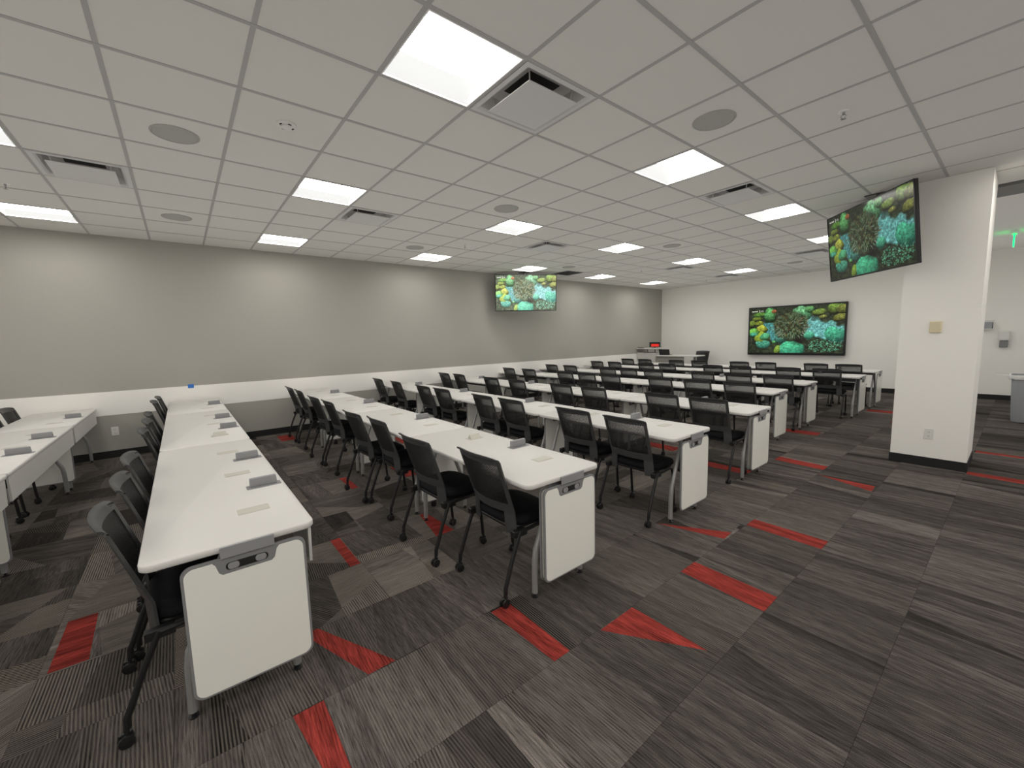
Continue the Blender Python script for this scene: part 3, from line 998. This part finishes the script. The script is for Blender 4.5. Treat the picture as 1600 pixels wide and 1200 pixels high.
# ------------------------------------------------------------------ the reef picture shown on the screens
def reef(W=208, H=117):
    R = np.random.RandomState(11)
    X, Y = np.meshgrid((np.arange(W) + .5) / W, (np.arange(H) + .5) / H)     # Y down
    AS = 16 / 9
    img = np.zeros((H, W, 3)); img[:] = (.018, .022, .02)
    def noise(sc, seed):
        rs = np.random.RandomState(seed)
        gw, gh = int(sc * AS) + 3, int(sc) + 3
        g = rs.rand(gh, gw)
        fx, fy = X * sc * AS, Y * sc
        ix, iy = fx.astype(int), fy.astype(int)
        tx, ty = fx - ix, fy - iy
        tx, ty = tx * tx * (3 - 2 * tx), ty * ty * (3 - 2 * ty)
        return (g[iy, ix] * (1 - tx) + g[iy, ix + 1] * tx) * (1 - ty) + (g[iy + 1, ix] * (1 - tx) + g[iy + 1, ix + 1] * tx) * ty
    nA, nB, nC = noise(9, 1), noise(26, 2), noise(55, 3)
    img += (nB[..., None] * .05 + nC[..., None] * .03) * np.array((1.3, 1.7, .9))
    def blob(cx, cy, rx, ry, c0, c1, rot=0, wob=.42, seed=0, tex=.62, pw=1.0):
        dx, dy = (X - cx) * AS, (Y - cy)
        ca, sa = math.cos(rot), math.sin(rot)
        a, b = (dx * ca + dy * sa) / (rx * AS), (-dx * sa + dy * ca) / ry
        d = np.sqrt(a * a + b * b) + (noise(12, 50 + seed) - .5) * wob
        m = np.clip((1 - d) / .07, 0, 1)[..., None]
        lit = np.clip(.62 - .55 * (dy / ry) - .15 * (dx / (rx * AS)) - .45 * np.clip(d, 0, 1) ** 3, 0, 1)
        lit = lit * (1 - tex + tex * (noise(34, 80 + seed) * .9 + nC * .7))
        lit = np.clip(lit, 0, 1.2)[..., None] ** pw
        c = np.array(c0) * (1 - lit) + np.array(c1) * lit
        img[:] = img * (1 - m) + c * m
    TEAL0, TEAL1 = (.02, .16, .13), (.10, .80, .62)
    YEL0, YEL1 = (.06, .07, .005), (.55, .68, .03)
    GRN0, GRN1 = (.02, .07, .02), (.22, .72, .22)
    OLV0, OLV1 = (.03, .03, .008), (.40, .46, .10)
    # pale sand channel at the right
    m = np.clip((.20 - np.abs((Y - .50) - (X - .78) * .55 - (nA - .5) * .10)) / .05, 0, 1) * np.clip((X - .60) / .06, 0, 1) * np.clip((1.02 - X) / .05, 0, 1)
    sand = np.array((.22, .60, .62))[None, None] * (.55 + .8 * nB[..., None] * nC[..., None] + .25 * nC[..., None])
    img[:] = img * (1 - m[..., None]) + sand * m[..., None]
    m = np.clip((.09 - np.abs((X - .24) - (Y - .45) * .35)) / .03, 0, 1) * np.clip((Y - .30) / .05, 0, 1) * np.clip((.78 - Y) / .06, 0, 1)
    img[:] = img * (1 - m[..., None]) + (np.array((.12, .45, .48)) * (.4 + .8 * nC[..., None])) * m[..., None]
    # upper row of green and olive heads
    blob(.12, .14, .07, .06, GRN0, (.30, .60, .08), seed=1)
    blob(.09, .24, .06, .05, OLV0, (.36, .50, .06), seed=2)
    blob(.23, .16, .08, .18, GRN0, (.25, .70, .30), seed=3, tex=.8)
    blob(.28, .09, .03, .045, (.10, .03, .01), (.65, .30, .10), seed=4)
    blob(.57, .20, .10, .20, (.03, .10, .05), (.30, .72, .42), seed=5, tex=.85)
    blob(.66, .08, .05, .07, GRN0, (.28, .68, .30), seed=6)
    blob(.76, .15, .08, .08, OLV0, (.42, .62, .12), seed=7)
    blob(.80, .25, .045, .045, OLV0, (.50, .55, .15), seed=8)
    blob(.90, .10, .09, .11, OLV0, (.35, .55, .10), rot=-.4, seed=9)
    blob(.96, .28, .08, .085, OLV0, (.45, .50, .10), rot=-.3, seed=10)
    blob(.985, .12, .07, .09, OLV0, OLV1, seed=11)
    # left yellow and green boulders
    blob(.02, .35, .055, .085, OLV0, (.35, .50, .08), seed=12)
    blob(.115, .34, .05, .06, OLV0, YEL1, seed=13)
    blob(.15, .47, .065, .10, YEL0, (.68, .74, .02), seed=14, tex=.3)
    blob(.05, .55, .075, .10, GRN0, (.30, .72, .15), seed=15, tex=.35)
    blob(.045, .585, .05, .045, TEAL0, (.15, .75, .55), seed=16, tex=.5)
    blob(.155, .68, .085, .15, YEL0, (.52, .70, .03), seed=17, tex=.45)
    blob(.185, .65, .06, .085, GRN0, (.20, .80, .48), seed=18, tex=.7)
    blob(.17, .82, .09, .10, TEAL0, (.16, .62, .48), seed=19, tex=.9)
    blob(.30, .76, .035, .03, GRN0, (.25, .75, .30), seed=20)
    # right lower rubble
    blob(.92, .62, .11, .15, TEAL0, (.12, .70, .50), rot=.3, seed=21, tex=.8)
    blob(.66, .63, .06, .085, TEAL0, (.16, .72, .52), seed=22, tex=.5)
    blob(.37, .68, .07, .12, (.02, .08, .07), (.14, .45, .40), seed=23, tex=.95)
    blob(.48, .93, .15, .19, TEAL0, (.12, .78, .50), seed=24, tex=.55, wob=.12)
    blob(.325, .95, .04, .11, YEL0, (.45, .68, .10), rot=.25, seed=25, tex=.25)
    # dark central bush with bright finger tips
    d = np.sqrt(((X - .46) / .20) ** 2 + ((Y - .40) / .28) ** 2) + (nA - .5) * .3
    m = np.clip((1 - d) / .12, 0, 1)[..., None]
    bush = np.array((.03, .045, .025)) + (nB * nC)[..., None] * np.array((.26, .30, .14))
    img[:] = img * (1 - m * .92) + bush * m * .92
    for k in range(210):
        an, rad = R.rand() * 2 * PI, math.sqrt(R.rand())
        cx, cy = .46 + .185 * rad * math.cos(an), .42 + .26 * rad * math.sin(an)
        ex, ey = cx + .030 * rad * math.cos(an) + .006 * R.randn(), cy + .05 * rad * math.sin(an) + .01 * R.randn()
        L2 = (ex - cx) ** 2 + (ey - cy) ** 2 + 1e-9
        tt = np.clip(((X - cx) * (ex - cx) + (Y - cy) * (ey - cy)) / L2, 0, 1)
        dd = np.sqrt(((X - cx - tt * (ex - cx)) * AS) ** 2 + (Y - cy - tt * (ey - cy)) ** 2)
        mm = np.clip(1 - dd / .0085, 0, 1)[..., None]
        c = np.array((.30, .52, .34) if R.rand() < .55 else ((.52, .62, .55) if R.rand() < .6 else (.42, .20, .06))) * (.35 + .8 * cy)
        img[:] = img * (1 - mm) + c * mm
    m = np.clip(1 - np.sqrt(((X - .55) / .10) ** 2 + ((Y - .74) / .12) ** 2), 0, 1)[..., None] * .95
    img[:] = img * (1 - m) + np.array((.03, .015, .02)) * m
    # finger coral at the lower right
    for k in range(230):
        cx, cy = .82 + .17 * R.uniform(-1, 1), .84 + .14 * R.uniform(-1, 1)
        if (cx - .82) ** 2 / .03 + (cy - .84) ** 2 / .02 > 1: continue
        dd = np.sqrt(((X - cx) * AS) ** 2 + (Y - cy) ** 2 * 1.6)
        mm = np.clip(1.15 - dd / .013, 0, 1)[..., None]
        c = np.array((.20, .70, .48) if R.rand() < .7 else (.30, .80, .62)) * R.uniform(.4, 1.0)
        img[:] = img * (1 - mm) + c * mm
    # small white caption marks in the upper left corner
    for k in range(4):
        dd = np.sqrt(((X - .032 - k * .017) * AS) ** 2 + (Y - .065) ** 2)
        img[dd < .011] = (.8, .85, .85)
    img[(np.abs(X - .112) < .0035) & (np.abs(Y - .065) < .028)] = (.85, .9, .9)
    img[(np.abs(X - .142) < .018) & (np.abs(Y - .056) < .006)] = (.55, .6, .6)
    img[(np.abs(X - .142) < .018) & (np.abs(Y - .074) < .006)] = (.55, .6, .6)
    tex = (.55 + .9 * noise(48, 31))[..., None] * (.7 + .6 * noise(95, 32))[..., None]
    keep = (img.max(axis=2, keepdims=True) >= .78)
    img[:] = np.where(keep, img, img * (.45 + .55 * tex))
    return np.clip(img, 0, 1) ** 1.45 * np.array((1.05, 1.0, .88)) * .82 + .15 * (np.clip(img, 0, 1) ** 1.45).mean(axis=2, keepdims=True)
IMG = reef()
def screen_mesh(w_, h_, m):
    H, W = IMG.shape[:2]
    xs = np.linspace(-w_ / 2, w_ / 2, W + 1); zs = np.linspace(h_ / 2, -h_ / 2, H + 1)
    V = [(x, 0, z) for z in zs for x in xs]
    n = W + 1
    F = [(r * n + c, (r + 1) * n + c, (r + 1) * n + c + 1, r * n + c + 1) for r in range(H) for c in range(W)]
    me = bpy.data.meshes.new('screen')
    me.from_pydata(V, [], F)
    at = me.attributes.new('picture', 'FLOAT_COLOR', 'CORNER')
    cols = np.ones((H * W, 4, 4), dtype=np.float32)
    cols[:, :, :3] = IMG.reshape(-1, 1, 3)
    at.data.foreach_set('color', cols.ravel())
    me.materials.append(m)
    return me
def display(label, w_, h_, bez, bot, thick, sm):
    """a display facing local -y, its back at +y, origin in its middle"""
    t = thing('wall_display', label, 'screen')
    b = MB()
    b.prism(rrect(-w_ / 2, w_ / 2, -h_ / 2, h_ / 2, .006, 2), 0, thick, .003, M=Matrix(((1, 0, 0, 0), (0, 0, 1, .001), (0, 1, 0, 0), (0, 0, 0, 1))))
    b.box(-w_ * .32, w_ * .32, thick, thick + .03, -h_ * .36, h_ * .30)
    b.build('case', M_BLACK, t, smooth=0)
    z0 = -h_ / 2 + bot
    bz = MB()
    bz.box(-w_ / 2, w_ / 2, -.006, .001, -h_ / 2, z0).box(-w_ / 2, w_ / 2, -.006, .001, h_ / 2 - bez, h_ / 2)
    bz.box(-w_ / 2, -w_ / 2 + bez, -.006, .001, z0, h_ / 2 - bez).box(w_ / 2 - bez, w_ / 2, -.006, .001, z0, h_ / 2 - bez)
    bz.build('bezel', M_BLACK, t, smooth=0)
    sw, sh = w_ - 2 * bez, h_ - bez - bot
    o = link('screen', screen_mesh(sw, sh, sm), t, (0, -.001, (bot - bez) / 2))
    tag(o, 'lit screen showing a bright coral reef')
    return t
S_A = screen_material('screen_front', 1.0)
S_B = screen_material('screen_left', 1.35, .6)
S_C = screen_material('screen_right', .7)
t = display('large black-framed display with a coral reef picture on the white front wall', 2.27, 1.345, .035, .06, .07, S_A)
t.name = 'wall_display'
t.location = (3.985, YF - .105, 1.545)
def hang(label, c, yaw, tilt, sm):
    t = display(label, 1.45, .826, .012, .016, .035, sm)
    t.name = 'hanging_display'
    t.location = c
    # local -y faces the audience
    t.rotation_euler = (-tilt, 0, yaw + PI / 2)
    bpy.context.view_layer.update()
    n = Vector((math.cos(yaw), math.sin(yaw), 0))
    top = Vector(c) - n * .10
    # ceiling mount: pole, plate and arm, in the display's own frame
    inv = t.matrix_basis.inverted()
    b = MB().tube([inv @ Vector((top.x, top.y, CEIL - .003)), inv @ Vector((top.x, top.y, c[2] - .05))], .024, 12)
    b.build('mount_pole', M_BLACK, t)
    b = MB()
    vs = [inv @ Vector((top.x + a * .11, top.y + d * .11, CEIL - .003 - e * .008)) for e in (0, 1) for a, d in ((-1, -1), (1, -1), (1, 1), (-1, 1))]
    b.add(vs, [(0, 1, 2, 3), (7, 6, 5, 4), (0, 4, 5, 1), (1, 5, 6, 2), (2, 6, 7, 3), (3, 7, 4, 0)])
    b.build('mount_plate', M_BLACK, t, smooth=0)
    b = MB().box(-.14, .14, .045, .115, -.16, .16)
    b.build('mount_bracket', M_BLACK, t, smooth=0)
    return t
hang('coral reef screen hung from the ceiling before the grey wall', (.578, 6.575, 2.566), math.radians(-29.3), math.radians(-5.8), S_B)
hang('coral reef screen hung from the ceiling beside the white column', (6.680, 6.551, 2.572), math.radians(-138.1), math.radians(-6.2), S_C)

# ------------------------------------------------------------------ wall fittings
def outlet(label, loc, rz):
    t = thing('power_outlet', label, 'outlet', loc, rz)     # faces local -y
    Mx = Matrix(((1, 0, 0, 0), (0, 0, -1, 0), (0, 1, 0, 0), (0, 0, 0, 1)))
    MB().prism(rrect(-.038, .038, -.06, .06, .005, 2), 0, .006, .002, M=Mx).build('cover_plate', M_SHELF, t)
    for zz in (-.022, .022):
        s = MB().prism(rrect(-.016, .016, zz - .015, zz + .015, .008, 4), .005, .0085, .001, M=Mx).build('socket', M_SHELF, t)
        MB().box(-.008, -.0055, -.0092, -.008, zz - .003, zz + .007).box(.0055, .008, -.0092, -.008, zz - .003, zz + .007).box(-.002, .002, -.0092, -.008, zz - .010, zz - .006).build('slot', M_SLOT, s, smooth=0)
    return t
outlet('white power outlet low on the grey wall behind the left tables', (0.0, -.615, .372), PI / 2)
outlet('white power outlet low on the white column', (7.335, CY0, .362), 0)
t = thing('thermostat', 'small ivory wall control at mid height on the white column', 'thermostat', (7.32, CY0, 1.52))
Mx = Matrix(((1, 0, 0, 0), (0, 0, -1, 0), (0, 1, 0, 0), (0, 0, 0, 1)))
MB().prism(rrect(-.046, .046, -.06, .06, .006, 3), 0, .028, .005, M=Mx).build('housing', M_IVORY, t)
MB().prism(rrect(-.040, -.004, -.052, .052, .003, 2), .027, .0295, .001, M=Mx).build('front_cover', M_IVORY, t)
t = MB().prism(rrect(-.036, .036, -.029, .029, .002, 1), 0, .0012, M=Matrix(((0, 0, 1, 0), (1, 0, 0, 0), (0, 1, 0, 0), (0, 0, 0, 1)))).build('masking_tape', M_TAPE, None, (.0045, .275, .925), smooth=0)
tag(t, 'small piece of blue tape on the white wall band', 'tape')

t = thing('soap_dispenser', 'white and grey dispenser on the wall right of the column', 'dispenser', (7.66, YF, 1.25))
MB().prism(rrect(-.068, .068, -.03, .17, .02, 4), 0, .10, .012, M=Mx).build('housing', M_SHELF, t)
MB().prism(rrect(-.058, .058, -.17, -.032, .012, 3), 0, .075, .008, M=Mx).build('drip_tray', M_GREY, t)
t = thing('glove_holder', 'pale clear holder on the wall half hidden by the column', 'dispenser', (7.40, YF, 1.55))
b = MB().box(-.11, .11, -.10, 0, -.10, -.085).box(-.11, .11, -.008, 0, -.085, .09).box(-.11, -.10, -.10, -.008, -.085, .03).box(.10, .11, -.10, -.008, -.085, .03)
b.build('bracket', M_SHELF, t, smooth=0)
MB().prism(rrect(-.09, .09, -.085, .05, .01, 3), .012, .09, .006, M=Mx).build('box', M_BIN, t)
# exit sign
t = thing('exit_sign', 'green lit exit sign seen edge on, hung from the ceiling', 'sign', (7.70, 11.0, CEIL))
MB().box(-.03, .03, -.13, .13, -.05, 0).build('canopy', M_FRW, t, smooth=0)
MB().box(-.006, .006, -.15, .15, -.24, -.05).build('light_panel', M_EXIT, t, smooth=0)
# waste bin
t = thing('waste_bin', 'large grey plastic bin by the wall at the right edge', 'bin', (8.08, 10.55, 0))
rings = [(.205, .0), (.215, .02), (.245, .62), (.245, .70), (.262, .70), (.262, .735), (.250, .735), (.236, .70), (.205, .03)]
b = MB()
vs, n = [], None
for hh, z in rings:
    o = rrect(-hh, hh, -hh, hh, hh * .30, 5); n = len(o)
    vs += [(x, y, z) for x, y in o]
fs = [tuple(range(n))[::-1]] + [(r * n + i, r * n + (i + 1) % n, (r + 1) * n + (i + 1) % n, (r + 1) * n + i) for r in range(len(rings) - 1) for i in range(n)] + [tuple(range((len(rings) - 1) * n, len(rings) * n))]
b.add(vs, fs).build('body', M_BIN, t, smooth=40)
lin = MB()
rl = [(.240, .71), (.256, .742), (.272, .738), (.278, .700), (.270, .68)]
vs = []
rq = random.Random(5)
for q, (hh, z) in enumerate(rl):
    o = rrect(-hh, hh, -hh, hh, hh * .30, 5)
    vs += [(x, y, z + (rq.uniform(-.012, .012) if q > 2 else 0)) for x, y in o]
fs = [(r * n + i, r * n + (i + 1) % n, (r + 1) * n + (i + 1) % n, (r + 1) * n + i) for r in range(len(rl) - 1) for i in range(n)]
lin.add(vs, fs)
lin.add([(-.26, -.20, .735), (-.27, -.12, .735), (-.40, -.20, .745), (-.39, -.24, .735)], [(0, 1, 2, 3)])
lin.build('bin_liner', M_BAG, t, smooth=40)

# ------------------------------------------------------------------ presenter's corner
t = thing('lectern', 'tall white lectern in the front left corner', 'lectern', (.38, 12.0, 0))
MB().box(-.36, .30, -.20, -.18, .10, .96).box(-.36, -.34, -.18, .22, .10, .96).box(.28, .30, -.18, .22, .10, .96).build('body', M_LAM, t, smooth=0)
MB().box(-.34, .28, -.18, .20, .50, .52).build('shelf', M_LAM, t, smooth=0)
MB().prism(rrect(-.37, .37, -.25, .27, .03, 4), 1.075, 1.10, .003).build('top', M_LAM, t, smooth=50)
b = MB()
for xx in (-.15, .12):
    b.tube([(xx, .10, .93), (xx + .05, -.02, 1.0), (xx + .10, -.10, 1.078)], .012, 8)
b.box(-.30, .24, .05, .15, .93, .962)
b.build('lift_arm', M_BLACK, t, smooth=30)
b = MB()
for xx in (-.33, .27):
    b.box(xx - .02, xx + .02, -.20, .24, .02, .10)
b.build('foot', M_GREY, t, smooth=0)

t = thing('monitor', 'small black monitor with a red screen on the lectern', 'monitor', (.53, 12.0, 1.1005), .18)
MB().box(-.17, .17, -.012, .012, .035, .185).build('case', M_BLACK, t, smooth=0)
MB().box(-.115, .135, -.0145, -.0122, .048, .13).build('screen', M_RED, t, smooth=0)
MB().prism(rrect(-.09, .09, -.06, .07, .02, 3), 0, .010, .003).tube([(0, .02, .008), (0, .02, .08)], .014, 8).build('stand', M_BLACK, t)

t = thing('keyboard', 'thin black keyboard hanging over the lectern front edge', 'keyboard', (.12, 11.86, 1.1005), .1)
MB().prism(rrect(-.09, .09, -.05, .05, .008, 2), 0, .016, .003).build('body', M_BLACK, t)
kb = MB()
for a in range(8):
    for c in range(4): kb.box(-.082 + a * .0205, -.066 + a * .0205, -.042 + c * .0215, -.026 + c * .0215, .0155, .019)
tag(kb.build('keys', M_RAIL, t, smooth=0), kind='stuff')

t = thing('instructor_desk', 'white standing desk beside the lectern in the front corner', 'desk', (1.30, 12.0, 0))
MB().prism(rrect(-.54, .70, -.36, .36, .05, 5), .855, .885, .003).build('desktop', M_LAM, t, smooth=50)
MB().box(-.56, .36, -.28, -.262, .38, .855).build('front_panel', M_WALLG, t, smooth=0)
for xx in (-.50, .56):
    l = MB().box(xx - .035, xx + .035, -.03, .03, .03, .855).build('leg', M_SILVER, t, smooth=0)
    MB().box(xx - .04, xx + .04, -.30, .30, 0, .03).build('foot', M_SILVER, l, smooth=0)
t = thing('laptop', 'open black laptop tilted back on the white standing desk', 'laptop', (.93, 11.98, .8855), .2)
MB().prism(rrect(-.16, .16, -.11, .11, .01, 2), 0, .016, .003).build('keyboard_base', M_BLACK, t)
b = MB().prism(rrect(-.16, .16, 0, .18, .008, 2), -.004, .004, .001, M=Matrix.Translation((0, -.11, .014)) @ Matrix.Rotation(math.radians(112), 4, 'X') @ Matrix.Translation((0, 0, 0)))
b.build('screen_lid', M_BLACK, t)
# paper sheets on the desk
for k, (dx, dy, a) in enumerate(((1.46, 11.95, .2), (1.55, 11.90, -.1))):
    p = MB().box(-.105, .105, -.15, .15, 0, .001 + .0005 * k).build('paper_sheet', M_SHELF, None, (dx, dy, .8856 + .0016 * k), a, 0)
    tag(p, 'white paper sheet on the standing desk, %s of two' % ('lower' if k == 0 else 'upper'), 'paper', 'papers on the standing desk')

# presenter's chair: a tall task chair behind the desk
t = thing('task_chair', 'black mesh task chair behind the standing desk', 'chair', (1.66, 12.68, 0), PI)
H0 = .13
def B2(u, v): return B(u, v) + Vector((0, 0, H0))
us = [-1, -.93, -.89, -.66, -.3, 0, .3, .66, .89, .93, 1]
MB().grid(B2, us, [-.40, -.2, 0, .06, .12, .5, .93, .97, 1.0, 1.06, 1.12], .011, lambda u, v: (abs(u) > .66) if v < 0 else (v < .12 or v > .93 or abs(u) > .89)).build('back_frame', M_SHELL, t, smooth=50)
MB().grid(B2, [-.9, -.5, 0, .5, .9], [.1, .4, .7, .96], .004).build('mesh_back', M_NET, t, smooth=50)
MB().prism(rrect(-.23, .23, -.14, .28, .07, 5), .55, .605, .018).build('seat', M_SEAT, t)
MB().tube([(0, .06, .10), (0, .06, .30)], .028, 12).tube([(0, .06, .29), (0, .06, .552)], .018, 12).build('gas_column', M_BLACK, t)
for k in range(5):
    an = k * 2 * PI / 5 + .3
    l = MB().tube([(0, .06, .105), (.27 * math.cos(an), .06 + .27 * math.sin(an), .075)], [.024, .014], 8).build('base_leg', M_BLACK, t)
    link('caster', cached('cas', caster_mesh), l, (.27 * math.cos(an), .06 + .27 * math.sin(an), 0))
